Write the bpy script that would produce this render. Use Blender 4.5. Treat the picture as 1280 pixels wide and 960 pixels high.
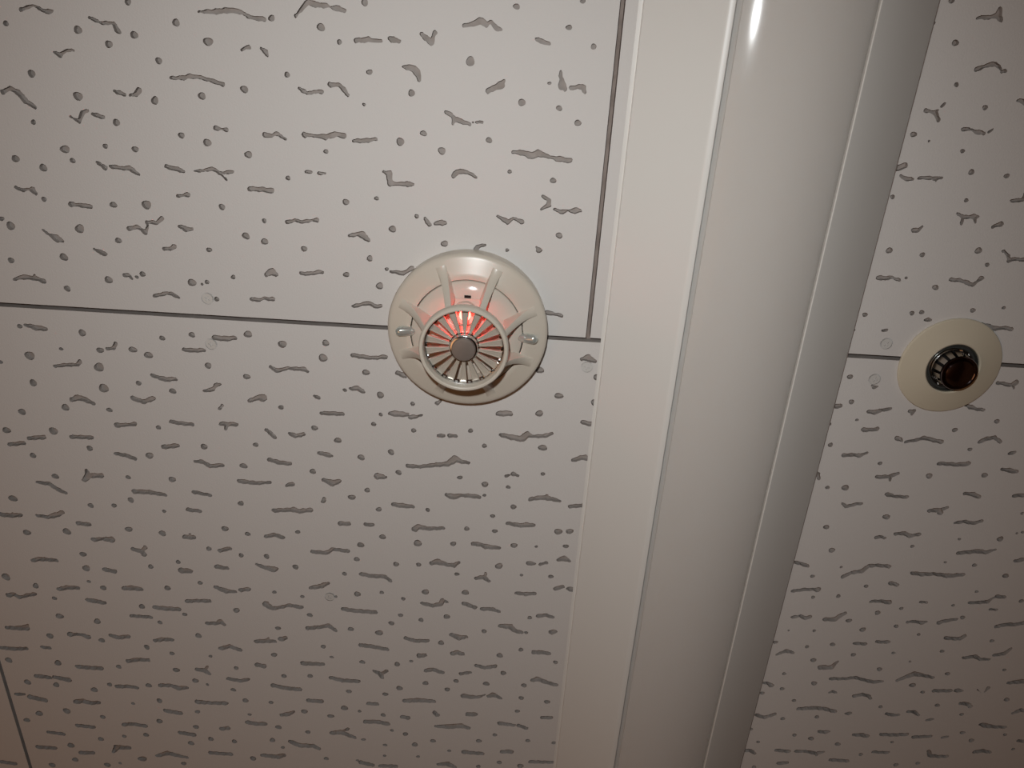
import bpy, bmesh, math, random
import numpy as np
from mathutils import Matrix, Vector, geometry

for o in list(bpy.data.objects):
    bpy.data.objects.remove(o, do_unlink=True)
SC = bpy.context.scene
COL = SC.collection
MM = 0.001
HC = 2.40                       # height of the ceiling's underside

# ------------------------------------------------------------------ camera
CAM_Z = HC - 0.440              # the camera is held up, 44 cm below the tiles
RIGHT = Vector((0.9982027, -0.0557761, 0.0219164))
DOWN = Vector((0.0598555, 0.9100165, -0.4102284))
FWD = Vector((0.0029366, 0.4108029, 0.9117195))
cd = bpy.data.cameras.new('camera')
cd.sensor_fit = 'HORIZONTAL'; cd.sensor_width = 36.0
cd.lens = 930.0 / 1280.0 * 36.0
cd.clip_start = 0.01; cd.clip_end = 50
cam = bpy.data.objects.new('camera', cd); COL.objects.link(cam)
R = Matrix((RIGHT, -DOWN, -FWD)).transposed().to_4x4()
cam.matrix_world = Matrix.Translation((0, 0, CAM_Z)) @ R
SC.camera = cam

# ------------------------------------------------------------------ world, flash, exposure
w = bpy.data.worlds.new('world'); SC.world = w; w.use_nodes = True
w.node_tree.nodes['Background'].inputs[0].default_value = (0.30, 0.22, 0.17, 1)
w.node_tree.nodes['Background'].inputs[1].default_value = 0.05

fl = bpy.data.lights.new('camera_flash', 'SPOT')
fl.energy = 5.1; fl.color = (0.955, 0.99, 0.99)
fl.spot_size = math.radians(134); fl.spot_blend = 1.0; fl.shadow_soft_size = 0.007
flo = bpy.data.objects.new('camera_flash', fl); COL.objects.link(flo)
aim = (FWD - RIGHT * 0.05 + DOWN * 0.20).normalized()            # it points a little below the lens axis
flo.rotation_euler = aim.to_track_quat('-Z', 'Y').to_euler()
flo.location = Vector((0, 0, CAM_Z)) - RIGHT * 0.020 - DOWN * 0.048

lp = bpy.data.lights.new('room_lamp', 'POINT')          # the room's own dim warm light, behind the camera
lp.energy = 8.5; lp.color = (1.0, 0.50, 0.22); lp.shadow_soft_size = 0.5
lpo = bpy.data.objects.new('room_lamp', lp); COL.objects.link(lpo); lpo.location = (-0.9, 0.45, 0.8)

vs = SC.view_settings
SC.display_settings.display_device = 'sRGB'
vs.view_transform = 'Standard'; vs.look = 'None'; vs.exposure = 0.0; vs.gamma = 1.0
vs.use_curve_mapping = False

# ------------------------------------------------------------------ data: every pit and fissure of the tiles, 0.1 mm
PITS='''-2151,-109,17 -2832,31,15 -2445,41,23 -1906,-24,20 -2142,49,20 -2288,103,19 -1743,60,25 -2026,171,19 -2745,277,21 -1324,202,15 -1389,-74,17 -2507,380,26 -2077,378,21 -1809,339,21 -1568,291,22 -2788,534,14 -2313,508,20 -1951,557,18 -1807,588,22 -2398,642,15 -2228,649,19 -2636,673,26 -2935,743,23 -2783,785,22 -2603,734,16 -1577,641,22 -1357,759,14 -1761,950,19 -1516,1017,14 -1634,1115,21 -1524,1142,21 -1288,1172,19 -2816,968,16 -2407,976,21 -2209,964,27 -3098,1100,16 -3051,1140,26 -2635,1132,28 -2412,1190,20 -1866,1214,16 -887,-176,17 -84,-201,17 263,-245,13 -1126,-45,20 -1029,22,14 201,-117,16 341,-32,14 -319,78,23 -870,163,16 -639,257,18 -904,332,10 -27,271,19 182,289,16 292,360,18 118,164,10 -571,466,18 -703,519,23 -466,555,20 -200,481,17 -1129,597,14 -293,391,6 -74,647,12 179,682,17 -1025,877,19 -844,845,14 -608,935,13 -752,1020,21 -441,1089,21 240,998,19 -64,1105,11 -3096,1355,19 -2765,1314,24 -2513,1442,24 -2296,1392,19 -2334,1413,12 -2782,1515,21 -1996,1427,24 -1934,1434,9 -1902,1418,15 -1736,1376,15 -1854,1525,16 -3136,1786,16 -2742,1806,23 -2038,1774,21 -2232,1809,18 -2900,1926,13 -2647,1919,23 -2434,1901,25 -2338,1933,27 -1679,1747,25 -1464,1801,27 -3115,1987,33 -2675,2040,33 -1958,1982,22 -1714,2044,22 -3133,2182,26 -2670,2190,31 -2432,2138,18 -2214,2181,22 -2953,2350,26 -3254,2403,26 -2659,2349,19 -1505,2253,18 -3391,2552,27 -3070,2536,28 -2347,2460,17 -2054,2588,23 -1698,2549,19 -1290,2393,22 -2845,2655,21 -3251,2739,21 -2439,2684,25 -1797,2722,25 -1320,2733,21 -3128,2898,23 -2615,2870,17 -2308,2866,25 -3469,3104,30 -2625,3058,22 -2921,3125,20 -2753,3113,18 -1845,3031,22 -3315,2045,13 -1270,2582,11 -2401,3137,14 -892,1207,18 -1038,1317,19 -835,1376,22 -790,1267,12 -1186,1775,21 -1208,1879,27 -934,1963,23 -843,2119,25 -631,2169,15 -892,2337,17 -624,2367,18 -1137,2477,24 -982,2599,25 -777,2544,21 -243,2343,17 -146,2452,17 247,2440,28 206,2184,25 324,2048,25 186,1873,25 560,1899,23 559,2080,22 572,2631,9 -727,2701,21 -947,2859,19 -1057,2925,25 -305,2712,17 -130,2755,23 263,2644,15 32,2766,15 77,2925,21 -869,3013,21 -524,2993,16 -130,2844,13 -843,2262,13 -1076,2098,14 -3431,3393,26 -3136,3363,28 -2680,3311,26 -2439,3329,24 -1980,3256,24 -1820,3290,20 -1456,3247,18 -3054,3559,25 -3053,3686,29 -2116,3442,20 -1885,3484,18 -1698,3480,20 -1492,3560,22 -2358,3578,18 -2568,3636,21 -3676,3811,31 -3468,3880,23 -3056,3809,15 -2956,3861,23 -2470,3827,23 -2217,3760,19 -1666,3806,17 -1458,3832,15 -3349,3989,19 -2690,4019,23 -2371,4072,19 -1969,4002,23 -1412,4006,21 -3343,4162,30 -3059,4192,28 -2573,4166,19 -1665,4154,21 -2290,4276,24 -3458,4368,26 -3057,4382,24 -2712,4425,22 -2521,4475,20 -2219,4480,15 -1715,4427,22 -3841,4646,27 -3450,4645,29 -2967,4648,22 -2510,4647,27 -2028,4589,18 -1653,4644,22 -1444,4627,22 -3740,4873,27 -3510,4884,25 -3073,4847,20 -2756,4831,25 -2370,4750,25 -2277,4784,13 -2073,4825,20 -3208,4914,29 -2692,4994,23 -1986,4935,23 -1779,4940,18 -2914,5042,16 -3480,5171,32 -3716,5218,32 -2393,5093,21 -1966,5090,16 -1513,5019,25 -3836,5303,26 -3191,5216,23 -2724,5226,25 -2427,5268,23 -1739,5215,25 -1497,5252,21 -2860,5395,23 -3047,5427,19 -3251,5476,24 -2318,5399,23 -2122,5412,21 -1800,5370,23 -1719,5450,16 -2491,5462,26 -3521,5573,31 -2933,5686,36 -1982,5603,28 -2585,5714,21 -3516,5744,26 -3730,5829,29 -3248,5786,29 -3134,5756,14 -65,3012,17 -244,3132,20 -44,3139,18 407,3111,27 487,3103,23 -846,3246,22 -1006,3328,24 -593,3283,28 -337,3270,20 100,3253,22 260,3251,12 471,3233,20 -1038,3457,20 -751,3481,22 -586,3473,18 -304,3538,18 0,3443,26 -1133,3596,18 169,3513,12 385,3510,18 -1043,3778,25 -860,3749,16 -534,3720,27 -237,3703,27 -700,3797,17 -371,3943,23 -721,3956,19 -565,3990,19 -791,4039,23 256,3906,17 -1104,4120,23 -887,4141,28 -83,4064,21 238,4053,15 -1324,4313,19 -1263,4415,15 -1024,4448,22 -750,4449,22 -640,4409,15 48,4297,24 209,4226,19 485,4333,19 85,4476,22 -734,4701,24 -526,4631,22 -284,4589,20 -44,4599,24 255,4593,22 -1141,4769,22 -848,4775,22 -352,4685,22 242,4730,20 451,4756,24 -1183,4953,27 -1061,4980,14 -1299,5054,25 -869,5007,20 219,4877,20 574,4513,17 572,4806,11 572,4999,9 542,5210,20 -799,5176,16 -688,5208,21 -1038,5301,18 -459,5269,23 -79,5238,23 325,5202,20 50,5158,18 -858,5350,18 -610,5324,25 -864,5478,14 -582,5464,16 -1359,5552,21 -1094,5553,14 -322,5374,16 102,5477,21 282,5505,26 -72,5541,19 -409,4204,23 -1205,3814,12 2177,-351,14 2255,-157,18 2322,46,12 2512,152,15 2163,313,17 2258,343,7 2459,385,13 2543,495,16 2747,504,15 2137,658,13 2562,652,12 2201,968,20 2402,982,15 2722,937,20 2800,1018,14 2345,1127,9 2536,1175,19 2158,1373,16 2441,1345,15 2498,1335,15 2114,1476,10 2803,1304,16 2984,1276,12 2870,931,11 2108,832,6 2167,1791,18 2219,1965,17 2286,2092,11 2114,2134,13 2939,2123,17 2157,2288,16 3081,2259,15 2519,2405,15 2872,2479,22 2213,2617,14 2334,2610,23 3239,2448,20 3589,2730,11 3191,2042,18 2279,2938,19 2672,2825,23 3031,2764,20 3228,2973,11 3509,2951,22 2363,3131,22 2919,3057,14 3645,2884,12 3608,2896,9 2463,3272,10 3188,3177,11 3401,3187,17 2277,3368,15 3650,3263,22 2683,3428,16 2324,3557,15 2505,3533,16 3490,3418,13 3358,3555,13 2991,3612,15 2828,3665,20 2636,3754,22 2998,3781,17 3461,3662,18 2759,3832,22 2402,3870,13 2211,3882,8 3186,3847,13 3837,3479,18 2100,3571,8 2135,4003,19 2383,4029,15 2570,3992,19 2750,4081,19 3047,4040,15 3406,3995,17 3746,3866,17 2460,4158,21 3194,4115,10 3931,4143,15 2266,4312,16 2984,4210,22 3513,4215,19 2282,4469,18 2136,4526,18 2518,4393,23 3378,4418,17 3280,4352,24 2401,4585,16 3094,4598,16 3531,4546,19 4048,4444,21 3749,4628,18 2353,4788,18 2620,4747,18 2121,4923,16 3816,4825,20 4159,4820,16 2485,4962,18 2208,5062,15 2627,4989,24 2855,5034,22 3913,4906,22 3286,4976,14 3070,5137,18 4276,4974,14 3386,5232,20 3559,5199,18 2229,5358,19'''
FISSURES='''-2735,-42,11 -2663,-66,6 -2618,-45,9 -2591,-38,14 -2563,-45,5
-2372,-23,9 -2318,-2,8 -2275,0,10 -2246,-5,7 -2230,29,17 -2214,41,8
-2601,159,6 -2567,173,14 -2533,149,7 -2489,144,8
-1777,-84,5 -1698,-88,13 -1612,-100,14 -1548,-95,11 -1507,-72,9 -1429,-66,13
-1972,255,8 -1905,251,12 -1859,239,12 -1793,245,10 -1686,271,12
-2928,382,14 -2881,358,10 -2845,377,16 -2810,421,17 -2764,453,11
-2295,342,10 -2245,356,12
-2213,359,4 -2181,353,12 -2160,331,17
-2569,492,6 -2525,517,9 -2493,465,14 -2467,454,8
-2444,470,6 -2415,476,15 -2379,486,8
-2460,734,10 -2419,765,14
-2386,754,12 -2302,761,11 -2278,756,16 -2229,791,10
-2063,736,12 -2006,745,14 -1961,759,10
-1898,752,7 -1828,742,9 -1795,731,12 -1752,756,9 -1677,741,10|-1752,756,7 -1717,791,5
-1588,834,14 -1518,833,14 -1456,838,16
-2966,911,12 -2932,923,9 -2891,912,8 -2873,917,19 -2856,936,11
-2662,988,16 -2619,989,10 -2568,993,16 -2541,995,10
-2014,902,10 -1978,894,8 -1954,890,15
-2334,1114,15 -2283,1098,10 -2240,1131,14 -2218,1091,6 -2223,1066,10 -2162,1068,12 -2131,1038,14
-2033,1080,10 -1995,1094,18 -1955,1094,10
-2861,1153,6 -2827,1180,9 -2783,1201,24 -2757,1213,11
-2140,1222,13 -2108,1225,9 -2079,1207,17
-2566,1255,9 -2510,1278,16
-1383,1018,12 -1334,1002,9 -1287,1009,11 -1230,996,8 -1199,993,13
-1565,91,9 -1543,80,6 -1521,76,12
-1456,78,9 -1435,95,15 -1427,113,8
-1752,505,15 -1718,509,6 -1691,512,13
-1475,528,15 -1432,527,10 -1401,514,10 -1357,543,9
-1260,269,10 -1221,290,11 -1184,284,8 -1139,277,12
-1251,718,9 -1218,716,8
111,1078,6 125,1093,18 141,1092,8
-1245,513,16 -1204,514,7 -1129,518,16 -1067,499,14 -1019,506,15
-1259,-92,8 -1226,-125,10 -1188,-162,15 -1146,-151,14 -1097,-151,12 -1076,-146,4 -1027,-139,16 -996,-132,9
-939,10,12 -874,1,14 -831,5,8 -802,5,10
-759,-12,11 -737,-4,16 -708,-1,11
-584,-44,10 -558,-21,15 -529,-3,16 -522,-29,7 -515,-53,14
-361,-95,9 -309,-106,13 -274,-123,19 -238,-107,14 -220,-123,9 -187,-93,13 -158,-86,9
30,-51,9 66,-42,13 103,-30,8
-687,125,8 -632,130,19 -603,154,18 -595,188,10
-1089,240,14 -1042,237,10 -1013,259,14 -996,286,11
-214,223,14 -174,198,15 -145,187,22 -134,168,11
174,101,9 182,144,13 189,173,24 205,189,11
239,181,11 280,173,12 306,172,15 316,199,10
-447,345,12 -412,360,10 -397,381,15 -359,389,13 -314,401,10|-397,381,9 -407,406,6
-970,529,10 -902,525,13 -841,513,9
-59,537,10 2,539,16 49,554,19 78,535,19 139,549,12 151,554,4 194,559,16 270,566,13
-397,690,13 -375,667,16 -333,660,12 -290,677,9 -261,693,6
-798,692,9 -767,700,19 -765,754,17 -706,754,9 -667,752,17 -628,752,8
125,773,8 163,794,12 168,824,14 123,850,6
198,844,5 241,859,15 277,849,6 319,846,19 350,844,11
-1015,1077,9 -963,1063,14 -931,1067,23 -895,1097,12
-557,946,10 -536,976,16
-501,971,9 -462,964,19 -441,964,11
-128,908,9 -68,935,16 -38,911,6 11,931,16
-255,1128,16 -240,1095,14 -196,1080,6
-273,388,9 -243,388,7
-1177,722,9 -1141,719,8
-3106,1477,7 -3042,1456,15 -2967,1460,15 -2916,1478,15|-2967,1460,9 -2971,1442,8
-2413,1404,12 -2380,1406,13 -2366,1428,8
-2245,1528,10 -2201,1518,12 -2164,1503,11 -2131,1510,13 -2091,1529,10
-2565,1254,9 -2527,1277,15 -2500,1296,11
-2138,1226,12 -2068,1221,12
-1531,1349,13 -1496,1325,22 -1469,1344,15
-1316,1326,12 -1265,1326,12 -1205,1310,12 -1185,1311,12
-1630,1511,15 -1593,1515,11 -1557,1501,9 -1503,1504,15
-3098,1775,10 -3035,1789,20 -2969,1794,13
-2100,1880,14 -2039,1881,15 -1973,1875,13
-1896,1784,17 -1826,1787,19 -1764,1777,13
-2602,1905,9 -2559,1900,12 -2540,1866,13
-2964,2051,11 -2880,2036,13 -2817,2032,11 -2795,2009,15
-1550,1965,12 -1517,1990,16 -1444,1966,11 -1372,1967,14 -1337,1964,16 -1311,1982,10
-2337,2075,12 -2254,2099,18 -2185,2092,14
-2006,2166,10 -1945,2152,15 -1923,2116,12 -1895,2111,12
-1716,2219,13 -1650,2192,17 -1622,2190,30 -1607,2175,9
-2897,2289,18 -2851,2268,20 -2809,2283,20 -2758,2308,13
-2487,2250,17 -2424,2274,16 -2350,2243,17
-1914,2291,12 -1897,2263,10
-2628,2462,19 -2552,2453,12 -2504,2444,16
-2255,2410,15 -2186,2418,15 -2113,2422,13
-1917,2404,17 -1815,2401,15|-1880,2406,12 -1893,2440,11
-1614,2430,15 -1588,2455,15 -1563,2481,15
-1458,2448,15 -1422,2461,17 -1365,2446,14
-3250,2604,15 -3144,2588,17
-3395,2663,14 -3296,2643,16
-2958,2573,15 -2879,2570,15 -2813,2570,15
-2336,2610,17 -2237,2592,17
-2673,2685,13 -2608,2693,16 -2546,2715,16
-2129,2710,11 -2081,2707,16 -2028,2740,16 -1945,2726,15
-1614,2660,16 -1549,2677,18 -1474,2683,15
-2932,2916,15 -2892,2875,25 -2898,2831,12|-2892,2875,20 -2799,2869,18
-3267,2955,12 -3182,2963,17 -3132,3004,17 -3079,3033,12
-1835,2847,18 -1725,2855,16 -1622,2843,11
-2593,2985,18 -2490,2982,19 -2376,2997,14
-2166,2960,16 -2054,2979,12
-2229,3111,17 -2142,3117,14
-1613,3075,18 -1528,3064,16 -1470,3057,21 -1441,3069,19 -1352,3051,18
-1279,2154,10 -1249,2168,14
-1509,2860,12 -1471,2846,19
-763,1281,9 -692,1287,15 -667,1273,10 -634,1252,15
-1002,1518,12 -950,1502,11 -907,1490,14 -868,1509,13 -834,1507,14
204,1483,18 248,1489,11 296,1497,11
-1016,1848,15 -942,1856,15 -880,1858,13 -804,1845,15
-1038,2086,12 -993,2079,20 -952,2104,12
-728,1954,16 -696,1965,20 -674,1979,8
-1235,2278,14 -1163,2275,16 -1099,2275,14
-783,2250,14 -742,2249,23 -669,2251,16
-642,2269,18 -596,2258,10 -573,2248,8
-457,2395,15 -420,2393,13
-383,2390,15 -343,2390,13
-65,2204,18 -24,2199,22 16,2197,18
-39,2361,15 41,2376,21 106,2382,23 135,2345,23 169,2357,12 251,2350,15 296,2330,14
-661,2644,17 -586,2646,13 -491,2626,17 -388,2610,19 -342,2568,28 -295,2586,15 -252,2590,13
-1271,2584,13 -1215,2593,20 -1183,2602,11
-870,2740,27 -817,2745,13
-1247,2797,16 -1193,2818,27 -1138,2798,15
10,2679,11 35,2668,9
60,2658,17 91,2669,11
-393,2858,16 -350,2871,25 -287,2855,13 -220,2855,18 -166,2861,16
189,2854,16 258,2835,18 316,2836,20 398,2855,11|316,2836,14 305,2814,10
474,2893,16 531,2884,16 579,2876,18
-768,2964,16 -710,2969,21 -630,2973,14
460,2522,15 505,2501,19 536,2495,21 575,2510,14
492,2226,14 535,2239,18 580,2232,18
450,1779,13 489,1769,24 535,1793,11
-470,2154,15 -447,2133,9
-1261,2974,17 -1251,2950,13
-3593,3248,19 -3515,3252,19 -3444,3242,16|-3515,3252,9 -3500,3227,7
-3325,3238,12 -3248,3247,16 -3184,3223,21 -3134,3196,16
-3042,3284,17 -2960,3290,17
-2953,3422,19 -2891,3410,14 -2822,3412,27
-2281,3349,19 -2215,3349,19|-2244,3342,14 -2241,3323,10
-2674,3487,18 -2615,3500,18 -2600,3531,19|-2615,3500,10 -2584,3463,16
-1688,3302,16 -1623,3283,17 -1569,3303,17
-2037,3453,16 -1964,3428,16
-3444,3644,16 -3385,3625,20 -3264,3629,15
-2073,3600,21 -2001,3609,15
-2918,3687,19 -2843,3701,19
-2343,3655,26 -2278,3655,20
-1775,3558,13 -1716,3584,18 -1656,3594,28 -1629,3585,12
-3298,3899,17 -3230,3878,20 -3147,3875,16
-2798,3854,20 -2739,3845,24 -2674,3853,19
-2109,3790,16 -2034,3821,24 -1957,3825,11
-1919,3805,18 -1857,3792,18
-3698,3986,22 -3649,3972,17 -3622,4002,14 -3550,3975,17 -3488,3957,15
-3094,3988,19 -3033,3994,22 -2972,4006,17
-2338,3943,18 -2264,3932,16 -2170,3927,18
-1738,3927,31 -1695,3963,19 -1631,3948,15 -1567,3922,16 -1474,3936,19
-2592,4020,19 -2516,4025,22 -2411,4025,19
-2785,4117,16 -2638,4119,16
-3781,4309,17 -3695,4308,22 -3629,4298,29 -3608,4269,10
-2209,4147,16 -2130,4141,18 -2107,4117,20 -2073,4152,13
-3296,4339,25 -3253,4335,14 -3199,4337,15 -3160,4356,24
-2977,4326,18 -2923,4344,20 -2843,4326,19
-2635,4352,18 -2568,4333,19 -2504,4334,17
-1842,4300,19 -1752,4287,22 -1698,4289,14|-1752,4287,11 -1747,4259,8
-1650,4263,23 -1614,4246,18
-3871,4520,18 -3775,4524,20 -3675,4513,17
-2130,4394,18 -2058,4366,20 -1976,4399,17
-2885,4584,19 -2806,4560,20 -2719,4559,17
-1859,4541,21 -1805,4551,24
-3298,4673,21 -3195,4677,21 -3112,4676,21
-2342,4628,18 -2282,4635,24 -2252,4665,17|-2282,4635,13 -2255,4592,13
-3652,4801,21 -3593,4802,22 -3540,4812,16
-3509,4801,19 -3398,4822,25
-2103,4708,18 -2006,4724,18 -1943,4702,17
-3013,4863,21 -2917,4855,18 -2852,4865,16
-2662,4823,21 -2579,4817,18 -2516,4842,25 -2452,4831,17
-1749,4751,21 -1647,4773,21 -1537,4779,21
-3752,5036,26 -3635,5063,23
-3387,5062,23 -3328,5045,25 -3264,5064,22 -3194,5053,18
-2377,4981,25 -2266,4985,18 -2149,4978,21
-1470,4894,21 -1366,4895,21
-2655,5102,22 -2540,5120,22
-1701,5074,18 -1648,5058,23 -1601,5029,14
-3419,5332,20 -3290,5341,20
-3030,5291,21 -2959,5276,19 -2848,5292,20
-1992,5179,22 -1925,5192,22 -1850,5186,22
-3683,5430,17 -3561,5443,20
-2569,5346,20 -2456,5362,23
-2215,5273,21 -2159,5259,21
-3809,5616,23 -3665,5617,20
-3169,5622,16 -3131,5563,29 -3027,5561,20
-3450,5656,23 -3348,5647,20
-2798,5638,18 -2706,5597,26 -2627,5621,21 -2548,5637,14
-2341,5564,20 -2260,5567,20 -2167,5566,20
-1898,5557,20 -1771,5566,26 -1723,5542,24
-1647,5376,23 -1576,5413,26 -1460,5410,23 -1416,5438,19
-4166,5825,21 -4051,5839,21
-3545,4489,15 -3487,4493,16
-3860,5014,18 -3796,5009,14
-1146,3152,19 -1084,3150,16
-962,3148,17 -913,3147,14
-617,3163,24 -587,3138,21 -524,3152,17 -411,3139,14
41,3065,14 129,3077,19 187,3068,21 232,3070,14
-191,3259,19 -137,3263,17 -103,3277,22 -7,3282,14
-1357,3414,17 -1253,3416,17 -1211,3379,14 -1102,3390,17
-491,3454,17 -452,3436,27 -381,3456,17 -331,3462,19 -295,3432,14
219,3402,22 259,3404,10
299,3406,12 344,3388,12
429,3358,14 464,3340,24 505,3359,14
-164,3565,15 -106,3551,20 -64,3588,12|-106,3551,10 -91,3515,10
-1007,3589,18 -937,3602,18 -835,3599,18 -789,3641,12
426,3618,18 475,3599,18
521,3611,17 559,3618,25
-1387,3744,17 -1308,3721,22 -1259,3691,14
141,3680,15 206,3685,18 277,3675,15
-244,3807,18 -162,3838,18
-555,3830,16 -477,3845,18 -419,3825,19 -405,3788,18 -370,3806,10
-1156,3928,19 -1079,3938,19 -913,3941,19
-108,3849,18 -32,3844,18 21,3866,13
317,3886,18 374,3871,16 427,3888,15
38,4001,19 111,4003,26 156,4043,20 205,4055,16
432,4033,24 459,4025,16
-330,4118,19 -272,4141,27 -215,4131,14
-684,4178,16 -610,4200,19 -511,4192,16
-1030,4276,20 -952,4281,20 -830,4303,17
312,4245,22 380,4240,19 430,4250,16
-573,4348,25 -531,4339,17
-315,4305,22 -279,4291,22 -242,4305,19
-129,4415,17 -59,4433,17 15,4410,20
-933,4535,14 -882,4560,21 -871,4600,16|-882,4560,16 -833,4527,16
-523,4497,20 -469,4482,20 -393,4510,17
-247,4510,17 -176,4490,14
-1434,4137,19 -1338,4118,18 -1274,4097,19 -1223,4142,16
-1494,4498,23 -1335,4495,17
-1281,4632,18 -1190,4654,21 -1058,4653,18
321,4535,19 357,4515,23 424,4545,20 509,4570,17
-691,4835,21 -576,4819,24 -458,4822,18
-223,4743,24 -146,4752,21 -91,4745,14 -52,4718,8
-18,4733,17 18,4712,24 82,4749,11
-987,4889,18 -916,4889,18
-452,4943,18 -429,4972,21
-177,4943,24 -117,4938,21
426,4931,18 497,4928,18
-1015,5094,22 -924,5086,22 -834,5104,22
84,5023,22 202,5036,15
240,5036,18 305,5062,18
-432,5096,19 -326,5100,22 -236,5074,28 -163,5100,15
-1299,5246,22 -1223,5230,26 -1111,5284,16|-1223,5230,14 -1160,5187,14
-200,5377,23 -113,5383,20 -48,5384,20
116,5351,19 162,5341,23 196,5344,23
-1066,5574,23 -969,5599,20
-904,5604,20 -771,5596,20
-410,5539,20 -340,5527,30 -269,5567,16
364,5448,20 583,5437,16
-716,5014,19 -669,5022,22
2334,-279,4 2371,-286,12 2410,-288,8 2435,-300,21 2438,-327,11|2437,-296,12 2463,-274,11
2403,-35,13 2445,-53,10 2471,-66,12 2507,-63,12 2536,-44,4
2543,-32,10 2561,-36,9
2196,185,12 2234,191,8 2257,199,13 2277,232,11|2249,190,8 2263,178,5
2274,161,8 2285,144,8
2423,270,10 2462,268,10
2475,271,6 2504,279,12 2547,285,11
2569,277,8 2587,263,8
2675,106,9 2712,110,13 2732,124,10
2153,539,7 2183,552,13 2226,554,9
2258,546,7 2292,540,11 2330,541,9
2343,543,10 2361,540,13 2385,536,7|2357,543,7 2360,560,5
2312,842,15 2333,839,14 2355,817,6
2536,728,8 2570,746,11 2601,746,10 2632,742,15 2662,740,6|2571,748,11 2575,786,8|2638,744,10 2654,775,7
2763,793,10 2801,773,16
2816,639,7 2853,636,13 2882,627,11 2877,596,6
2177,1136,14 2225,1137,14 2256,1128,9 2282,1138,9 2311,1142,9
2616,1122,13 2661,1121,11 2708,1130,12 2753,1147,13 2774,1122,8 2790,1104,17 2806,1101,7
2875,933,4 2911,959,10 2918,987,13|2918,979,14 2961,974,10 3005,974,12 3040,976,11
2885,1384,6 2941,1398,11 2980,1412,14 3023,1402,11 3072,1408,14
2531,1384,9 2548,1381,12 2567,1381,8
2289,1468,9 2314,1463,10
2320,1842,6 2335,1854,13 2358,1846,7
3109,1771,12 3158,1776,12 3196,1782,14 3223,1763,20|3209,1784,9 3221,1803,5
2347,2028,13 2392,2028,18 2430,2011,13 2484,1997,11
2612,2007,13 2638,2002,12 2626,2026,10
2961,1940,12 2991,1951,16 3031,1963,10 3077,1966,13
2348,2160,18 2389,2160,13 2432,2149,16
2579,2209,17 2608,2215,15 2622,2231,6
2643,2232,10 2707,2214,12 2760,2193,15 2816,2206,14 2879,2216,15
3127,2199,15 3165,2173,16 3211,2160,14 3264,2190,12
3345,2274,11 3380,2261,14
2264,2361,15 2325,2351,13 2370,2356,16 2416,2330,7
2907,2379,14 2967,2379,14 3042,2379,16 3104,2367,18
2529,2511,15 2597,2504,15 2656,2476,14|2610,2506,10 2624,2534,7
2110,2496,8 2124,2517,15 2142,2553,11
3340,2394,10 3389,2399,18 3442,2407,14
2631,2642,18 2675,2654,12 2772,2656,13
3151,2599,12 3212,2601,17 3255,2622,15
3485,2594,14 3553,2585,15
2341,2735,9 2373,2760,14 2438,2736,13 2473,2729,12
2955,2753,16 3023,2742,17 3071,2720,10|3017,2745,14 3034,2770,7
3156,2841,11 3216,2824,14 3285,2835,14 3334,2811,12
2654,2822,7 2677,2825,15 2690,2820,8
3158,2835,12 3217,2824,15 3267,2831,17 3335,2815,12
2645,3000,14 2679,2991,13 2709,3001,10
2774,2960,14 2838,2951,16 2873,2972,17 2943,2951,12
3256,3091,16 3334,3076,16 3387,3064,19 3445,3072,16 3504,3044,10
2102,3252,13 2164,3260,15 2222,3280,15
3678,3130,15 3731,3110,17
2496,3356,17 2551,3316,15 2620,3295,19 2657,3248,17 2711,3238,14 2804,3241,16
2981,3288,16 3059,3293,18 3146,3284,14 3247,3293,20 3347,3274,14
2853,3387,19 2906,3402,13
2160,3513,13 2239,3492,15 2312,3485,12 2341,3485,24
2753,3564,13 2818,3555,14 2889,3563,20
3468,3524,13 3545,3514,15 3599,3501,18 3622,3470,7 3648,3450,17 3703,3454,14
2211,3754,13 2267,3737,13 2313,3755,19 2343,3738,15
2453,3755,17 2531,3751,20 2556,3715,21 2592,3687,15
3071,3734,13 3131,3725,13 3176,3735,17 3203,3722,13
3300,3726,18 3344,3703,16 3421,3682,13
3731,3730,16 3798,3703,18 3880,3697,16 3923,3676,18
3395,3864,17 3460,3866,17 3502,3863,18 3528,3837,18
3110,3542,10 3157,3543,12
3636,3572,10 3683,3571,11
2728,3968,13 2814,3969,15
2892,3940,13 2952,3940,16 2984,3933,14
2172,4124,11 2237,4080,18 2289,4097,12
3587,4048,14 3667,4026,18 3715,4052,15 3782,4047,11
3810,4002,16 3874,3985,17 3912,3929,11
2534,4226,25 2615,4220,21 2632,4179,15 2652,4155,9
2633,4335,16 2737,4329,14 2820,4308,16 2895,4328,15 2970,4344,18 3037,4331,12
3150,4313,14 3248,4235,29 3320,4244,17 3413,4262,13
2092,4420,14 2166,4419,13 2192,4443,21
4003,4272,15 4068,4255,22 4117,4246,24
3461,4397,17 3590,4387,17
3636,4379,23 3682,4380,9
3803,4349,21 3837,4358,32 3868,4332,15
2859,4502,17 2915,4479,17 2976,4493,16 2997,4520,12
3708,4512,17 3762,4513,19 3791,4539,18
2455,4671,17 2581,4651,20 2653,4653,19 2749,4677,18
3161,4668,16 3209,4679,17 3258,4673,12
3322,4631,14 3376,4631,17 3412,4663,13
4145,4582,13 4192,4546,20 4221,4551,16
2138,4763,18 2203,4788,17 2279,4744,17
3935,4723,18 3974,4732,27 4032,4742,17 4131,4739,15
2674,4906,15 2721,4909,20 2751,4899,13
2956,4921,15 3024,4915,22 3069,4927,19
3176,4898,18 3275,4895,18 3381,4881,18
3440,4907,18 3575,4886,15
4286,4878,15 4332,4880,17
2375,5144,18 2478,5151,18
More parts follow.
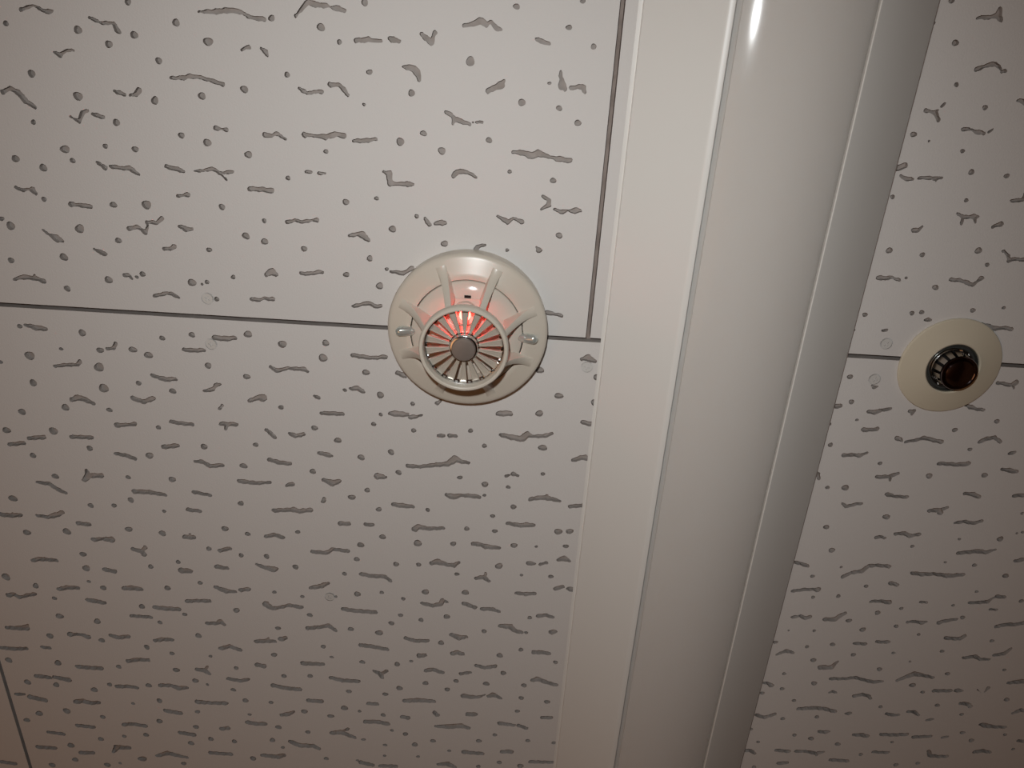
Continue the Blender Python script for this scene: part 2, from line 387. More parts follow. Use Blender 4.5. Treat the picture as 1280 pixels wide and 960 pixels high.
2538,5144,18 2615,5138,15 2702,5154,21 2759,5134,13|2702,5154,11 2714,5179,7
2091,5168,18 2165,5167,20 2208,5197,13
3163,5098,15 3228,5100,15 3283,5095,16
3611,5055,18 3632,5103,21 3704,5108,18 3772,5100,16
3981,5033,19 4036,5012,21 4105,5027,14
2842,5219,18 2904,5219,18 2975,5221,18
2424,5294,19 2487,5283,19
2661,4480,10 2685,4466,14 2713,4478,8
3494,4713,12 3537,4697,13
3672,4893,12 3712,4879,13
2835,4692,10 2859,4688,19 2880,4684,11'''

# ------------------------------------------------------------------ materials
def principled(name, col, rough=0.5, metal=0.0, spec=0.5, noise=None, bump=None, coat=0.0, sss=0.0):
    m = bpy.data.materials.new(name); m.use_nodes = True
    nt = m.node_tree; b = nt.nodes['Principled BSDF']
    b.inputs['Base Color'].default_value = (*col, 1)
    b.inputs['Roughness'].default_value = rough
    b.inputs['Metallic'].default_value = metal
    b.inputs['Specular IOR Level'].default_value = spec
    b.inputs['Coat Weight'].default_value = coat
    b.inputs['Coat Roughness'].default_value = 0.12
    if sss:
        b.inputs['Subsurface Weight'].default_value = sss
        b.inputs['Subsurface Radius'].default_value = (1.0, 0.9, 0.85)
        b.inputs['Subsurface Scale'].default_value = 0.012
    tc = nt.nodes.new('ShaderNodeTexCoord')
    if noise:                                       # (scale, second colour, detail)
        n = nt.nodes.new('ShaderNodeTexNoise'); n.inputs['Scale'].default_value = noise[0]
        n.inputs['Detail'].default_value = noise[2]
        nt.links.new(tc.outputs['Object'], n.inputs['Vector'])
        r = nt.nodes.new('ShaderNodeValToRGB')
        r.color_ramp.elements[0].position = 0.35; r.color_ramp.elements[1].position = 0.65
        r.color_ramp.elements[0].color = (*col, 1); r.color_ramp.elements[1].color = (*noise[1], 1)
        nt.links.new(n.outputs['Fac'], r.inputs['Fac'])
        nt.links.new(r.outputs['Color'], b.inputs['Base Color'])
    if bump:                                        # (scale, strength, distance)
        n = nt.nodes.new('ShaderNodeTexNoise'); n.inputs['Scale'].default_value = bump[0]
        n.inputs['Detail'].default_value = 3
        nt.links.new(tc.outputs['Object'], n.inputs['Vector'])
        bp = nt.nodes.new('ShaderNodeBump'); bp.inputs['Strength'].default_value = bump[1]
        bp.inputs['Distance'].default_value = bump[2]
        nt.links.new(n.outputs['Fac'], bp.inputs['Height'])
        nt.links.new(bp.outputs['Normal'], b.inputs['Normal'])
    return m

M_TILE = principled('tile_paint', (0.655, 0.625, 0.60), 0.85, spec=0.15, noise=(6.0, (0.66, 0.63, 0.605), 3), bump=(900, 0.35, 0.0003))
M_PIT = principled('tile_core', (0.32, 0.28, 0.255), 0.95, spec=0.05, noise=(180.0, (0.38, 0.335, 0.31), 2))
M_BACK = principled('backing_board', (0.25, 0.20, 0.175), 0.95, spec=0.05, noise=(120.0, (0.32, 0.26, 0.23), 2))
M_SCREW = principled('painted_screw', (0.62, 0.60, 0.57), 0.4, spec=0.5)
M_SLOT = principled('screw_recess', (0.22, 0.22, 0.215), 0.5, metal=0.5)
M_STEEL = principled('white_enamelled_steel', (0.73, 0.705, 0.665), 0.38, spec=0.45, noise=(3.0, (0.74, 0.715, 0.675), 2))
M_COVER = principled('milky_cover', (0.60, 0.565, 0.53), 0.12, spec=0.22, sss=0.7)
M_CREAM = principled('cream_plastic', (0.575, 0.515, 0.435), 0.30, spec=0.42, noise=(30.0, (0.585, 0.525, 0.445), 3))
M_CREAMP = principled('cream_plastic_polished', (0.575, 0.515, 0.44), 0.10, spec=0.35)
M_ROSE = principled('cream_enamel', (0.60, 0.53, 0.41), 0.35, spec=0.4, noise=(25.0, (0.61, 0.54, 0.42), 3))
M_SILVER = principled('silvered_plastic', (0.62, 0.56, 0.48), 0.30, metal=0.45, spec=0.6, bump=(1500, 0.25, 0.0002))
M_CHROME = principled('chrome', (0.72, 0.72, 0.72), 0.12, metal=1.0)
M_CAPF = principled('brushed_metal', (0.28, 0.235, 0.205), 0.42, metal=0.6, noise=(90.0, (0.32, 0.265, 0.235), 3), bump=(800, 0.2, 0.0002))
M_DARK = principled('dark_recess', (0.015, 0.013, 0.012), 0.8, spec=0.1)
M_DCHROME = principled('dark_chrome', (0.17, 0.135, 0.14), 0.10, metal=1.0)
M_PILLAR = principled('dull_chrome', (0.40, 0.37, 0.35), 0.22, metal=1.0)
M_BOSS = principled('bronzed_chrome', (0.27, 0.215, 0.21), 0.16, metal=1.0)
M_CUP = principled('cup_metal', (0.20, 0.205, 0.19), 0.30, metal=0.8)
M_LENS = principled('indicator_glass', (0.58, 0.61, 0.56), 0.12, metal=0.55, spec=0.8)
M_WALL = principled('wall_paint', (0.42, 0.39, 0.37), 0.9, spec=0.1, bump=(60, 0.2, 0.002))
M_FLOOR = principled('floor_carpet', (0.20, 0.12, 0.085), 0.95, spec=0.05, noise=(140.0, (0.15, 0.09, 0.06), 4))
M_LED = bpy.data.materials.new('led_glow'); M_LED.use_nodes = True
_b = M_LED.node_tree.nodes['Principled BSDF']
_b.inputs['Base Color'].default_value = (0.8, 0.05, 0.06, 1)
_b.inputs['Emission Color'].default_value = (1.0, 0.029, 0.022, 1)
_b.inputs['Emission Strength'].default_value = 34.0

# ------------------------------------------------------------------ helpers
def link(name, me, parent=None, loc=(0, 0, 0), rot=0.0):
    o = bpy.data.objects.new(name, me); COL.objects.link(o)
    o.location = loc; o.rotation_euler = (0, 0, rot)
    if parent: o.parent = parent
    return o

def mesh(name, verts, faces, mats, fmat=None, smooth=None):
    me = bpy.data.meshes.new(name)
    me.from_pydata([tuple(c * MM for c in v) for v in verts], [], faces)
    for m in mats: me.materials.append(m)
    if fmat: me.polygons.foreach_set('material_index', fmat)
    bm = bmesh.new(); bm.from_mesh(me)
    bmesh.ops.recalc_face_normals(bm, faces=bm.faces)
    bm.to_mesh(me); bm.free()
    if smooth is not None:
        me.polygons.foreach_set('use_smooth', [True] * len(me.polygons))
        me.set_sharp_from_angle(angle=math.radians(smooth))
    me.update()
    return me

def lathe(name, prof, mat, n=96, smooth=32):
    """closed profile of (radius, drop below the ceiling) in mm"""
    V, F, ring = [], [], []
    for r, d in prof:
        if r < 1e-6: ring.append([len(V)]); V.append((0, 0, -d))
        else:
            ring.append(list(range(len(V), len(V) + n)))
            V += [(r * math.cos(2 * math.pi * k / n), r * math.sin(2 * math.pi * k / n), -d) for k in range(n)]
    for i in range(len(prof)):
        a, b = ring[i], ring[(i + 1) % len(prof)]
        if len(a) == 1 and len(b) == 1: continue
        for k in range(n):
            q = [a[k % len(a)], a[(k + 1) % len(a)], b[(k + 1) % len(b)], b[k % len(b)]]
            q2 = [v for j, v in enumerate(q) if v not in q[:j]]
            F.append(q2)
    return mesh(name, V, F, [mat], smooth=smooth)

def prism(name, outline, d0, d1, mat, bevel=0.0, smooth=30):
    """outline in XY (mm) between drops d0 and d1; bevel on the lower edge"""
    n = len(outline); cx = sum(p[0] for p in outline) / n; cy = sum(p[1] for p in outline) / n
    V = [(x, y, -d0) for x, y in outline] + [(x, y, -(d1 - bevel)) for x, y in outline]
    L = 2
    if bevel:
        def ins(x, y):
            l = math.hypot(x - cx, y - cy); k = max(0.0, (l - bevel) / l); return cx + (x - cx) * k, cy + (y - cy) * k
        V += [(*ins(x, y), -d1) for x, y in outline]; L = 3
    F = [list(range(n))[::-1], [n * (L - 1) + i for i in range(n)]]
    for l in range(L - 1):
        F += [[l * n + i, l * n + (i + 1) % n, (l + 1) * n + (i + 1) % n, (l + 1) * n + i] for i in range(n)]
    return mesh(name, V, F, [mat], smooth=smooth)

def extrude_y(name, prof, y0, y1, mat, smooth=25):
    """closed profile of (x, drop) in mm, run along Y"""
    n = len(prof)
    V = [(x, y0, -d) for x, d in prof] + [(x, y1, -d) for x, d in prof]
    F = [list(range(n)), [n + i for i in range(n)][::-1]] + [[i, (i + 1) % n, n + (i + 1) % n, n + i] for i in range(n)]
    return mesh(name, V, F, [mat], smooth=smooth)

def box(name, a, b, mat):
    (x0, y0, z0), (x1, y1, z1) = a, b
    V = [(x, y, z) for x in (x0, x1) for y in (y0, y1) for z in (z0, z1)]
    F = [(0, 1, 3, 2), (4, 6, 7, 5), (0, 4, 5, 1), (2, 3, 7, 6), (0, 2, 6, 4), (1, 5, 7, 3)]
    return mesh(name, V, F, [mat])

def empty(name, loc, label, cat):
    o = bpy.data.objects.new(name, None); COL.objects.link(o)
    o.empty_display_size = 0.02; o.location = loc
    o['label'] = label; o['category'] = cat
    return o

def structure(name, me, loc=(0, 0, 0)):
    o = link(name, me, None, loc); o['kind'] = 'structure'; return o

# ------------------------------------------------------------------ outlines of the pressed pits and fissures
rng = random.Random(7)
def pit_outline(x, y, r, n=14, g=None):
    g = g or rng
    e = 1 + g.uniform(-0.10, 0.14); ph = g.uniform(0, 6.28); a2 = g.uniform(0, 0.10); ex = 1.0 + g.uniform(0, 0.14)
    out = []
    for k in range(n):
        t = 2 * math.pi * k / n
        rr = r * (1 + a2 * math.cos(2 * t + ph) + 0.06 * math.cos(3 * t + 2 * ph))
        out.append((x + rr * ex * math.cos(t), y + rr / ex * e * math.sin(t)))
    return out

def rdp(p, tol):
    if len(p) < 3: return p
    a = np.array(p[0]); b = np.array(p[-1]); q = np.array(p); ab = b - a; L = math.hypot(*ab)
    d = np.abs(ab[0] * (q[:, 1] - a[1]) - ab[1] * (q[:, 0] - a[0])) / L if L > 1e-9 else np.hypot(q[:, 0] - a[0], q[:, 1] - a[1])
    i = int(d.argmax())
    if d[i] < tol: return [p[0], p[-1]]
    return rdp(p[:i + 1], tol)[:-1] + rdp(p[i:], tol)

def fissure_outline(branches, step=0.4, tol=0.07, g=None):
    """outer contour of the union of tapered strokes (x, y, radius)"""
    g = g or rng
    allp = np.array([q for b in branches for q in b])
    pad = 3.0
    x0, y0 = allp[:, 0].min() - pad, allp[:, 1].min() - pad
    nx = int((allp[:, 0].max() + pad - x0) / step) + 2; ny = int((allp[:, 1].max() + pad - y0) / step) + 2
    X, Y = np.meshgrid(x0 + step * np.arange(nx), y0 + step * np.arange(ny), indexing='ij')
    f = np.full(X.shape, 1e3)
    for b in branches:
        segs = list(zip(b[:-1], b[1:]))
        for (ax, ay, ar), (bx, by, br) in segs:
            dx, dy = bx - ax, by - ay; L2 = dx * dx + dy * dy + 1e-9
            t = np.clip(((X - ax) * dx + (Y - ay) * dy) / L2, 0, 1)
            f = np.minimum(f, np.hypot(X - ax - t * dx, Y - ay - t * dy) - (ar + (br - ar) * t))
    p1, p2 = g.uniform(0, 6), g.uniform(0, 6)
    f = f + 0.20 * np.sin(X * 1.1 + p1 + 1.3 * np.sin(Y * 0.9)) + 0.13 * np.sin(Y * 1.6 + X * 2.1 + p2 + 2.0 * np.sin(X * 0.5 + p1))
    s = f < 0
    f = np.where(np.abs(f) < 1e-6, 1e-6, f)
    nxt = {}
    def cross(i, j, k, l):
        a, b = f[i, j], f[k, l]; t = a / (a - b)
        return (x0 + step * (i + (k - i) * t), y0 + step * (j + (l - j) * t))
    code = s[:-1, :-1] * 1 + s[1:, :-1] * 2 + s[1:, 1:] * 4 + s[:-1, 1:] * 8
    T = {1: [(3, 0)], 2: [(0, 1)], 3: [(3, 1)], 4: [(1, 2)], 5: [(3, 2), (1, 0)], 6: [(0, 2)], 7: [(3, 2)],
         8: [(2, 3)], 9: [(2, 0)], 10: [(0, 3), (2, 1)], 11: [(2, 1)], 12: [(1, 3)], 13: [(1, 0)], 14: [(0, 3)]}
    pts = {}
    for i, j in zip(*np.nonzero((code > 0) & (code < 15))):
        keys = [('h', i, j), ('v', i + 1, j), ('h', i, j + 1), ('v', i, j)]
        ends = [(i, j, i + 1, j), (i + 1, j, i + 1, j + 1), (i, j + 1, i + 1, j + 1), (i, j, i, j + 1)]
        for a, b in T[int(code[i, j])]:
            for e in (a, b):
                if keys[e] not in pts: pts[keys[e]] = cross(*ends[e])
            nxt[keys[a]] = keys[b]
    loops, seen = [], set()
    for k in list(nxt):
        if k in seen: continue
        lp_, c = [], k
        while c in nxt and c not in seen:
            seen.add(c); lp_.append(pts[c]); c = nxt[c]
        if len(lp_) > 7: loops.append(lp_)
    out = []
    for lp_ in loops:
        q = np.array(lp_); q = (np.roll(q, 1, 0) + 2 * q + np.roll(q, -1, 0)) / 4
        area = 0.5 * np.sum(q[:, 0] * np.roll(q[:, 1], -1) - q[:, 1] * np.roll(q[:, 0], -1))
        if abs(area) < 0.8: continue
        q = [tuple(v) for v in q]; h = len(q) // 2
        out.append(rdp(q[:h + 1], tol)[:-1] + rdp(q[h:] + [q[0]], tol)[:-1])
    return out

OUT = []                                            # (centre x, centre y, outline)
for s in PITS.split():
    x, y, r = [int(v) / 10 for v in s.split(',')]
    OUT.append((x, y, pit_outline(x, y, r * 1.0)))
_c = []
for L in FISSURES.split('\n'):
    br = [[tuple(int(v) / 10 for v in t.split(',')) for t in b.split()] for b in L.split('|')]
    c = np.mean([q[:2] for q in br[0]], axis=0)
    if any(math.hypot(c[0] - e[0], c[1] - e[1]) < 2.5 for e in _c): continue
    _c.append(c)
    for o in fissure_outline([[(x, y, max(0.55, r)) for x, y, r in b] for b in br]):
        OUT.append((sum(p[0] for p in o) / len(o), sum(p[1] for p in o) / len(o), o))

# the same pattern goes on over the rest of the ceiling: a small stock of outlines, dropped at random
LIB = []
g = random.Random(21)
for k in range(46):
    n = g.choice([2, 3, 3, 4, 5]); x = y = 0.0; st = []
    for i in range(n):
        st.append((x, y, g.uniform(0.9, 2.1))); x += g.uniform(3.0, 7.0); y += g.uniform(-3.2, 3.2)
    br = [st]
    if g.random() < 0.25: br.append([st[n // 2], (st[n // 2][0] + g.uniform(-3, 3), st[n // 2][1] + g.choice((-1, 1)) * 5, 0.8)])
    lo = fissure_outline(br, 0.55, 0.16, g)
    if not lo: continue
    o = max(lo, key=len); mx = x / 2; my = sum(p[1] for p in o) / len(o)
    LIB.append([(px - mx, py - my) for px, py in o])
VIEW = [(-300, -20), (262, -48), (455, 522), (-432, 600)]     # the piece of ceiling whose pattern is known
def in_view(x, y, m=0.0):
    s = 0
    for i in range(4):
        (ax, ay), (bx, by) = VIEW[i], VIEW[(i + 1) % 4]
        d = ((bx - ax) * (y - ay) - (by - ay) * (x - ax)) / math.hypot(bx - ax, by - ay)
        if d < -m: return False
    return True
FIX_X0, FIX_X1 = 57.9, 210.7
def known(x, y): return in_view(x, y) and not (FIX_X0 + 8 < x < FIX_X1 - 6)

def tile_outlines(x0, x1, y0, y1, seed, real=True):
    res = [o for cx, cy, o in OUT if x0 < cx < x1 and y0 < cy < y1] if real else []
    ok = []
    for o in res:                                   # keep clear of the tile's own edge
        ok.append([(min(max(px, x0 + 1.2), x1 - 1.2), min(max(py, y0 + 1.2), y1 - 1.2)) for px, py in o])
    gg = random.Random(seed); cell = 23.0
    placed = []
    for i in range(int((x1 - x0) / cell)):
        for j in range(int((y1 - y0) / cell)):
            x = x0 + (i + gg.uniform(0.12, 0.88)) * cell; y = y0 + (j + gg.uniform(0.12, 0.88)) * cell
            if real and known(x, y): continue
            if not (x0 + 16 < x < x1 - 16 and y0 + 8 < y < y1 - 8): continue
            if any(abs(x - a) < 17 and abs(y - b) < 11 for a, b in placed[-60:]): 
                o = None
            else: o = gg.random()
            if o is not None and o < 0.55:
                s = gg.choice(LIB); fx = gg.choice((-1, 1)); fy = gg.choice((-1, 1))
                ok.append([(x + fx * px, y + fy * py) for px, py in s][::fx * fy]); placed.append((x, y))
            else:
                ok.append(pit_outline(x, y, gg.uniform(1.0, 2.3), 9, gg))
    return ok

def pitted_mesh(name, outer, holes, depth, thick, mats, parity=False):
    """flat plate facing down with real recesses: outer outline and hole outlines in mm, centred on the origin"""
    V = [Vector(p) for p in outer]; E = [(i, (i + 1) % len(outer)) for i in range(len(outer))]; Fi = []
    for h in holes:
        if sum(h[i - 1][0] * h[i][1] - h[i][0] * h[i - 1][1] for i in range(len(h))) < 0: h = h[::-1]
        b = len(V); V += [Vector(p) for p in h]; Fi.append(list(range(b, b + len(h))))
    v, e, f, ov, oe, of = geometry.delaunay_2d_cdt(V, E, Fi, 0, 1e-4)
    low = {}; up = {}; VV = []; FF = []; mi = []
    def lo(i):
        if i not in low: low[i] = len(VV); VV.append((v[i].x, v[i].y, 0.0))
        return low[i]
    def hi(i):
        if i not in up: up[i] = len(VV); VV.append((v[i].x, v[i].y, depth))
        return up[i]
    side = {}
    for t, o in zip(f, of):
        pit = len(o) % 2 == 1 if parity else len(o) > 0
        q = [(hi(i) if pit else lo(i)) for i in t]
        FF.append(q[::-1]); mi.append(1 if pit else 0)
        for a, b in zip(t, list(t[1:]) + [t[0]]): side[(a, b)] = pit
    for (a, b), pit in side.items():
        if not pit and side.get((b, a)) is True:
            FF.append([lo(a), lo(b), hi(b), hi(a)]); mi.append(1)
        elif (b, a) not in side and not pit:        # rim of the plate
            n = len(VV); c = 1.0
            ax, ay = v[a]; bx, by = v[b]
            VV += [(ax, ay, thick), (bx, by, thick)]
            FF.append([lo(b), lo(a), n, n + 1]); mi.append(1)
    me = bpy.data.meshes.new(name)
    me.from_pydata([tuple(c * MM for c in q) for q in VV], [], FF)
    for m in mats: me.materials.append(m)
    me.polygons.foreach_set('material_index', mi); me.update()
    return me

# ------------------------------------------------------------------ the room
X0, X1, Y0, Y1 = -1320, 1885, -1657, 1986          # mm
H = HC / MM
GAP = 2.8                                           # open joint between the tiles
TT = 6.0                                            # tile thickness in view above the joint
structure('floor', box('floor', (X0 - 100, Y0 - 100, -60), (X1 + 100, Y1 + 100, 0), M_FLOOR))
structure('wall_left', box('wall_left', (X0 - 100, Y0 - 100, 0), (X0, Y1 + 100, H + TT), M_WALL))
structure('wall_right', box('wall_right', (X1, Y0 - 100, 0), (X1 + 100, Y1 + 100, H + TT), M_WALL))
structure('wall_front', box('wall_front', (X0, Y1, 0), (X1, Y1 + 100, H + TT), M_WALL))
structure('wall_back', box('wall_back', (X0, Y0 - 100, 0), (X1, Y0, H + TT), M_WALL))
ceiling = structure('ceiling', box('ceiling', (X0 - 100, Y0 - 100, TT), (X1 + 100, Y1 + 100, TT + 60), M_BACK), (0, 0, HC))

SEAM_Y = 164.6
def rect(w_, h_): return [(-w_ / 2, -h_ / 2), (w_ / 2, -h_ / 2), (w_ / 2, h_ / 2), (-w_ / 2, h_ / 2)]
TW, TL = 455.0, 910.0
shared = []
for s in range(2):
    hs = tile_outlines(-TW / 2, TW / 2, -TL / 2, TL / 2, 100 + s, False)
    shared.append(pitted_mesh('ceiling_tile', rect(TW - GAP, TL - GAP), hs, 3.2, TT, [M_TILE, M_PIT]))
TILES = []
for row, (ya, off) in enumerate(((SEAM_Y - 2 * TL, -392.5), (SEAM_Y - TL, -407.7), (SEAM_Y, -392.5), (SEAM_Y + TL, -407.7))):
    for c in range(-2, 5):
        xa = off + c * TW; cx, cy = xa + TW / 2, ya + TL / 2
        near = row in (1, 2) and -1 <= c <= 1
        if near:
            hs = tile_outlines(xa, xa + TW, ya, ya + TL, 10 * row + c)
            hs = [[(px - cx, py - cy) for px, py in h] for h in hs]
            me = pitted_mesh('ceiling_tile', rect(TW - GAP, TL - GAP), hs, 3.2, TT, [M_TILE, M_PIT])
        else:
            me = shared[(row + c) % 2]
        o = link('ceiling_tile', me, ceiling, (cx * MM, cy * MM, 0))
        TILES.append((xa, ya, o))
# flush countersunk screws that hold the tiles
def screw_mesh():
    n = 28
    def disc(r): return [(r * math.cos(2 * math.pi * k / n), r * math.sin(2 * math.pi * k / n)) for k in range(n)]
    a, b = 1.75, 0.42
    cross = [(b, b), (a, b * 0.7), (a, -b * 0.7), (b, -b), (b * 0.7, -a), (-b * 0.7, -a), (-b, -b), (-a, -b * 0.7), (-a, b * 0.7), (-b, b), (-b * 0.7, a), (b * 0.7, a)]
    return pitted_mesh('screw', disc(3.75), [disc(3.62), disc(3.25), cross], 0.5, 0.9, [M_SCREW, M_SLOT], True)
SM = screw_mesh()
SCREWS = [(48.7, 183.1, 0.2), (233.6, 155.2, 0.75), (232.5, 179.7, 0.15), (-191.0, 152.4, 0.5), (-192.1, 182.9, 0.1), (-125.1, 381.7, 0.9),
          (-380.0, 183.0, 0.4), (-395.0, 152.0, 0.2), (-125.1, 620.0, 0.6), (-180.0, -90.0, 0.3)]
for x, y, a in SCREWS:
    for xa, ya, t in TILES:
        if xa < x < xa + TW and ya < y < ya + TL:
            link('screw', SM, t, ((x - xa - TW / 2) * MM, (y - ya - TL / 2) * MM, -0.00035), a)
# cornice along the walls
def cornice(name, a, b):
    structure(name, box(name, a, b, M_STEEL))
cornice('trim_1', (X0, Y0, H - 45), (X0 + 30, Y1, H)); cornice('trim_2', (X1 - 30, Y0, H - 45), (X1, Y1, H))
cornice('trim_3', (X0 + 30, Y0, H - 45), (X1 - 30, Y0 + 30, H)); cornice('trim_4', (X0 + 30, Y1 - 30, H - 45), (X1 - 30, Y1, H))

# ------------------------------------------------------------------ the long ceiling light
FX = 134.3
lt = empty('ceiling_light', (FX * MM, 0.205, HC), 'long white trapezoid ceiling light with a milky curved cover, running the length of the tiles', 'ceiling light')
YA, YB = -625.0, 625.0
S = 76.4
body = [(-S - 2.3, 0), (-S - 2.3, 0.3), (-S, 0.4), (-S, 2.3), (-S + 0.4, 2.9), (-S + 1.1, 3.3),  # thin left flange is added to imitate a bright highlight along this edge
        (-39.4, 28.9), (-38.8, 29.5), (-37.8, 29.9), (-36.0, 30.4), (-35.3, 30.4), (-34.9, 29.8), (-34.9, 22.0),
        (34.9, 22.0), (34.9, 29.7), (35.3, 30.2), (36.1, 29.9), (S - 1.0, 2.4), (S, 1.4), (S, 0)]
link('body', extrude_y('body', body, YA, YB, M_STEEL), lt)
a0 = math.asin(31.6 / 86.0)
arc = [(86 * math.sin(-a0 + 2 * a0 * k / 28), 86 * (math.cos(-a0 + 2 * a0 * k / 28) - math.cos(a0)) + 29.8) for k in range(29)]
cover = [(-34.4, 25.0), (-34.4, 28.2), (-34.1, 28.5), (-31.7, 28.6)] + arc + [(34.2, 28.5), (34.5, 27.9), (34.5, 25.0)]
link('cover', extrude_y('cover', cover, YA + 3, YB - 3, M_COVER, 40), lt)
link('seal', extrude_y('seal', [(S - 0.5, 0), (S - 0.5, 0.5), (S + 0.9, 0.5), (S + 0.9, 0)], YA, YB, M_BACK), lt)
for yy in (YA - 3, YB):
    ep = [(-S, 0), (-S, 3), (-36, 31), (36, 31), (S, 3), (S, 0)]
    link('end_plate', extrude_y('end_plate', ep, yy, yy + 3, M_STEEL), lt)

# ------------------------------------------------------------------ the fire detector
DX, DY = -27.84, 159.74
det = empty('fire_detector', (DX * MM, DY * MM, HC), 'cream round fire detector with a glowing red lamp behind its radial grille', 'detector')
link('base', lathe('base', [(30, 0), (48.0, 0), (48.6, 0.6), (48.6, 6.5), (30, 6.5)], M_CREAM), det)
def dome_d(r): return 13.4 + (47.0 - r) * 0.285
link('housing', lathe('housing', [(34.4, 6.6), (48.3, 6.6), (49.0, 7.2), (49.1, 10.6), (48.9, 11.8), (48.3, 12.8), (47.4, 13.35), (46.2, 13.7),
     (42, dome_d(42)), (38, dome_d(38)), (34.9, dome_d(34.9)), (34.45, dome_d(34.45) - 0.25), (34.4, 14.0)], M_CREAM), det)
link('cover_plate', lathe('cover_plate', [(0, 10), (33.75, 10), (33.8, 16.4), (33.6, 16.9), (33.2, 17.2), (28, dome_d(28)), (22, dome_d(22) - 0.1), (16, 20.8), (0, 21.0)], M_CREAMP), det)
def rib_mesh():
    V, F = [], []; N = 14
    for i in range(N + 1):
        u = i / N; r = 24.6 + 21.4 * u
        base = dome_d(r) - 1.0
        top = dome_d(r) + (41.0 - dome_d(24.6)) * (1 - u) ** 2.3 - 0.12 * u ** 4
        hw = 1.8 + 1.9 * u ** 2.0
        fl_ = 0.7 + 1.3 * u
        c = min(0.5, 0.2 * max(0.05, top - base))
        V += [(r, -hw - fl_, -base), (r, -hw - 0.15, -(base + (top - base) * 0.45)), (r, -hw, -(top - c)), (r, -hw + c, -top),
              (r, hw - c, -top), (r, hw, -(top - c)), (r, hw + 0.15, -(base + (top - base) * 0.45)), (r, hw + fl_, -base)]
    for i in range(N):
        F += [[i * 8 + k, i * 8 + (k + 1) % 8, (i + 1) * 8 + (k + 1) % 8, (i + 1) * 8 + k] for k in range(8)]
    F += [list(range(8)), [N * 8 + k for k in range(8)][::-1]]
    return mesh('rib', V, F, [M_CREAM], smooth=50)
RM = rib_mesh()
for k in range(8):
    link('rib', RM, det, rot=math.radians(22.5 + 45 * k))
link('ring', lathe('ring', [(23.3, 36.2), (25.4, 36.2), (26.0, 36.9), (26.1, 41.2), (25.8, 42.4), (25.2, 43.0), (24.2, 43.1), (23.6, 42.7), (23.3, 41.9)], M_CREAM), det)
link('grille_rim', lathe('grille_rim', [(21.6, 35.6), (23.4, 35.6), (23.4, 38.2), (22.7, 38.2), (22.5, 36.6), (21.6, 36.4)], M_CHROME), det)
def bar_mesh():
    o = [(7.6, -0.75), (22.3, -2.25), (22.3, 2.25), (7.6, 0.75)]
    V = [(x, y, -35.2) for x, y in o] + [(x, y, -37.0) for x, y in o]
    q = [(8.2, -0.40), (21.9, -1.75), (21.9, 1.75), (8.2, 0.40)]
    V += [(x, y, -37.35) for x, y in q]
    q = [(8.9, -0.10), (21.2, -1.25), (21.2, 1.25), (8.9, 0.10)]
    V += [(x, y, -36.95) for x, y in q]
    F = [[3, 2, 1, 0], [12, 13, 14, 15]]
    for l in range(3): F += [[4 * l + i, 4 * l + (i + 1) % 4, 4 * l + 4 + (i + 1) % 4, 4 * l + 4 + i] for i in range(4)]
    return mesh('grille_bar', V, F, [M_SILVER])
BM = bar_mesh()
for k in range(18):
    link('grille_bar', BM, det, rot=math.radians(-90 + 20 * k))
# spring clips between the bars, where the grille meets the ring
CM = mesh('clip', [(x, y, -z) for x in (21.5, 22.9) for y in (-0.75, 0.75) for z in (36.0, 37.9)],
          [(0, 1, 3, 2), (4, 6, 7, 5), (0, 4, 5, 1), (2, 3, 7, 6), (0, 2, 6, 4), (1, 5, 7, 3)], [M_CHROME])
for k in range(18):
    link('clip', CM, det, rot=math.radians(-80 + 20 * k))
hub = link('hub', lathe('hub', [(0, 34), (9.0, 34), (9.2, 35.2), (9.0, 37.0), (8.4, 37.4), (8.2, 39.6), (7.9, 40.3), (7.2, 40.6), (0, 40.6)], M_CHROME), det)
link('cap', lathe('cap', [(0, 40), (7.0, 40), (7.0, 41.6), (6.5, 42.1), (5.2, 42.25), (0, 42.3)], M_CAPF), hub)
link('stem', lathe('stem', [(0, 20), (8.4, 20), (7.6, 34.2), (0, 34.2)], M_CREAM, 32), det)  # widened to block the red lamp's spill towards the far gaps
# lamp holder and the red lamp
lh = link('lamp_holder', lathe('lamp_holder', [(0, 19), (7.4, 19), (7.4, 20), (7.0, 22.8), (6.2, 23.6), (0, 23.8)], M_CREAMP, 40), det, loc=(-0.0009, -0.0152, 0))
link('lamp', lathe('lamp', [(0, 23), (3.3, 23), (3.4, 25.0), (3.1, 26.6), (2.2, 27.9), (1.0, 28.5), (0, 28.6)], M_LED, 32), lh)
link('notch', prism('notch', [(-2.0, -25.7), (2.0, -25.7), (2.0, -24.1), (-2.0, -24.1)], 18.5, 19.9, M_DARK), det)
link('ledge', prism('ledge', [(-9.2, -23.9), (9.2, -23.9), (9.0, -23.1), (-9.0, -23.1)], 18.5, 20.35, M_CREAMP, 0.15), det)
def lens_mesh():
    V, F = [], []; n, m = 24, 8; L, W = 8.4, 3.1
    for j in range(m):
        a = math.pi / 2 * j / m; s, z = math.cos(a), math.sin(a)
        for k in range(n):
            t = 2 * math.pi * k / n; cx, cy = math.cos(t), math.sin(t)
            px = (L - W) * (1 if cx > 1e-6 else -1 if cx < -1e-6 else 0) + W * s * cx
            V.append((px, W * s * cy, -z * 2.6))
    V.append((0, 0, -2.6))
    for j in range(m - 1): F += [[j * n + k, j * n + (k + 1) % n, (j + 1) * n + (k + 1) % n, (j + 1) * n + k] for k in range(n)]
    F += [[(m - 1) * n + k, (m - 1) * n + (k + 1) % n, len(V) - 1] for k in range(n)] + [list(range(n))]
    return mesh('indicator_lens', V, F, [M_LENS], smooth=40)
LM = lens_mesh()
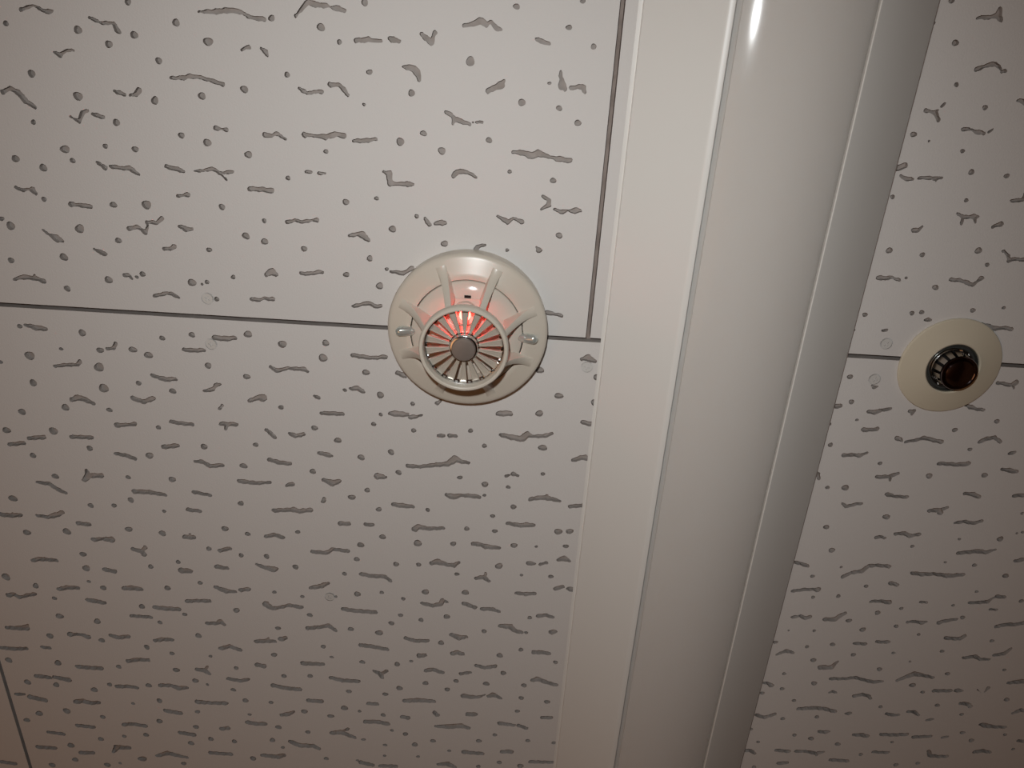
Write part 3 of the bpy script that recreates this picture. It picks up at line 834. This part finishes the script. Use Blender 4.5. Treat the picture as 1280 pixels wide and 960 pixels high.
for s in (-1, 1):
    o = link('indicator_lens', LM, det, loc=(s * 0.0350, 0, -0.0162)); o.rotation_euler = (0, s * 0.26, 0)

# ------------------------------------------------------------------ the sprinkler head
SX, SY = 276.25, 167.2
sp = empty('fire_sprinkler', (SX * MM, SY * MM, HC), 'dark chrome sprinkler head in a round cream plate, right of the long light', 'sprinkler')
link('cover_ring', lathe('cover_ring', [(16.0, 0), (31.0, 0), (31.7, 0.5), (31.7, 1.5), (31.2, 2.2), (30.0, 2.6), (24, 4.0), (18.4, 5.3), (16.9, 5.6), (16.2, 5.2), (16.0, 4.4)], M_ROSE), sp)
link('cup', lathe('cup', [(0, 0.2), (16.1, 0.2), (15.9, 4.6), (15.3, 4.8), (15.0, 1.9), (13.6, 1.6), (13.2, 2.4), (12.8, 2.4), (12.4, 1.2), (0, 1.2)], M_CUP), sp)
link('core', lathe('core', [(0, 1.1), (9.3, 1.1), (8.4, 11.6), (0, 11.6)], M_DARK, 48), sp)
link('collar', lathe('collar', [(9.0, 1.4), (13.0, 1.4), (13.1, 4.2), (12.7, 4.8), (9.0, 4.8)], M_CHROME), sp)
PV = []
for d, ro in ((4.4, 12.75), (11.6, 10.6)):                      # a cage that narrows towards the cap
    for rr in (ro, ro - 2.2):
        for t in (-8.0, -2.7, 2.7, 8.0):
            PV.append((rr * math.cos(math.radians(t)), rr * math.sin(math.radians(t)), -d))
PF = []
for i in range(3):
    PF += [[i, i + 1, 9 + i, 8 + i], [4 + i, 5 + i, 13 + i, 12 + i], [i, i + 1, 5 + i, 4 + i], [8 + i, 9 + i, 13 + i, 12 + i]]
PF += [[0, 4, 12, 8], [3, 7, 15, 11]]
PM = mesh('pillar', PV, PF, [M_PILLAR])
for k in range(14):
    link('pillar', PM, sp, rot=2 * math.pi * k / 14 + 0.12)
cap = link('deflector', lathe('deflector', [(0, 11.2), (10.6, 11.2), (11.0, 11.7), (11.1, 13.0), (10.7, 13.6), (9.9, 13.9), (9.2, 13.9), (8.8, 13.6), (0, 13.4)], M_DCHROME), sp)
link('boss', lathe('boss', [(0, 13.2), (8.5, 13.2), (8.4, 13.9), (7.0, 14.6), (4.6, 15.1), (0, 15.3)], M_BOSS, 64), cap)
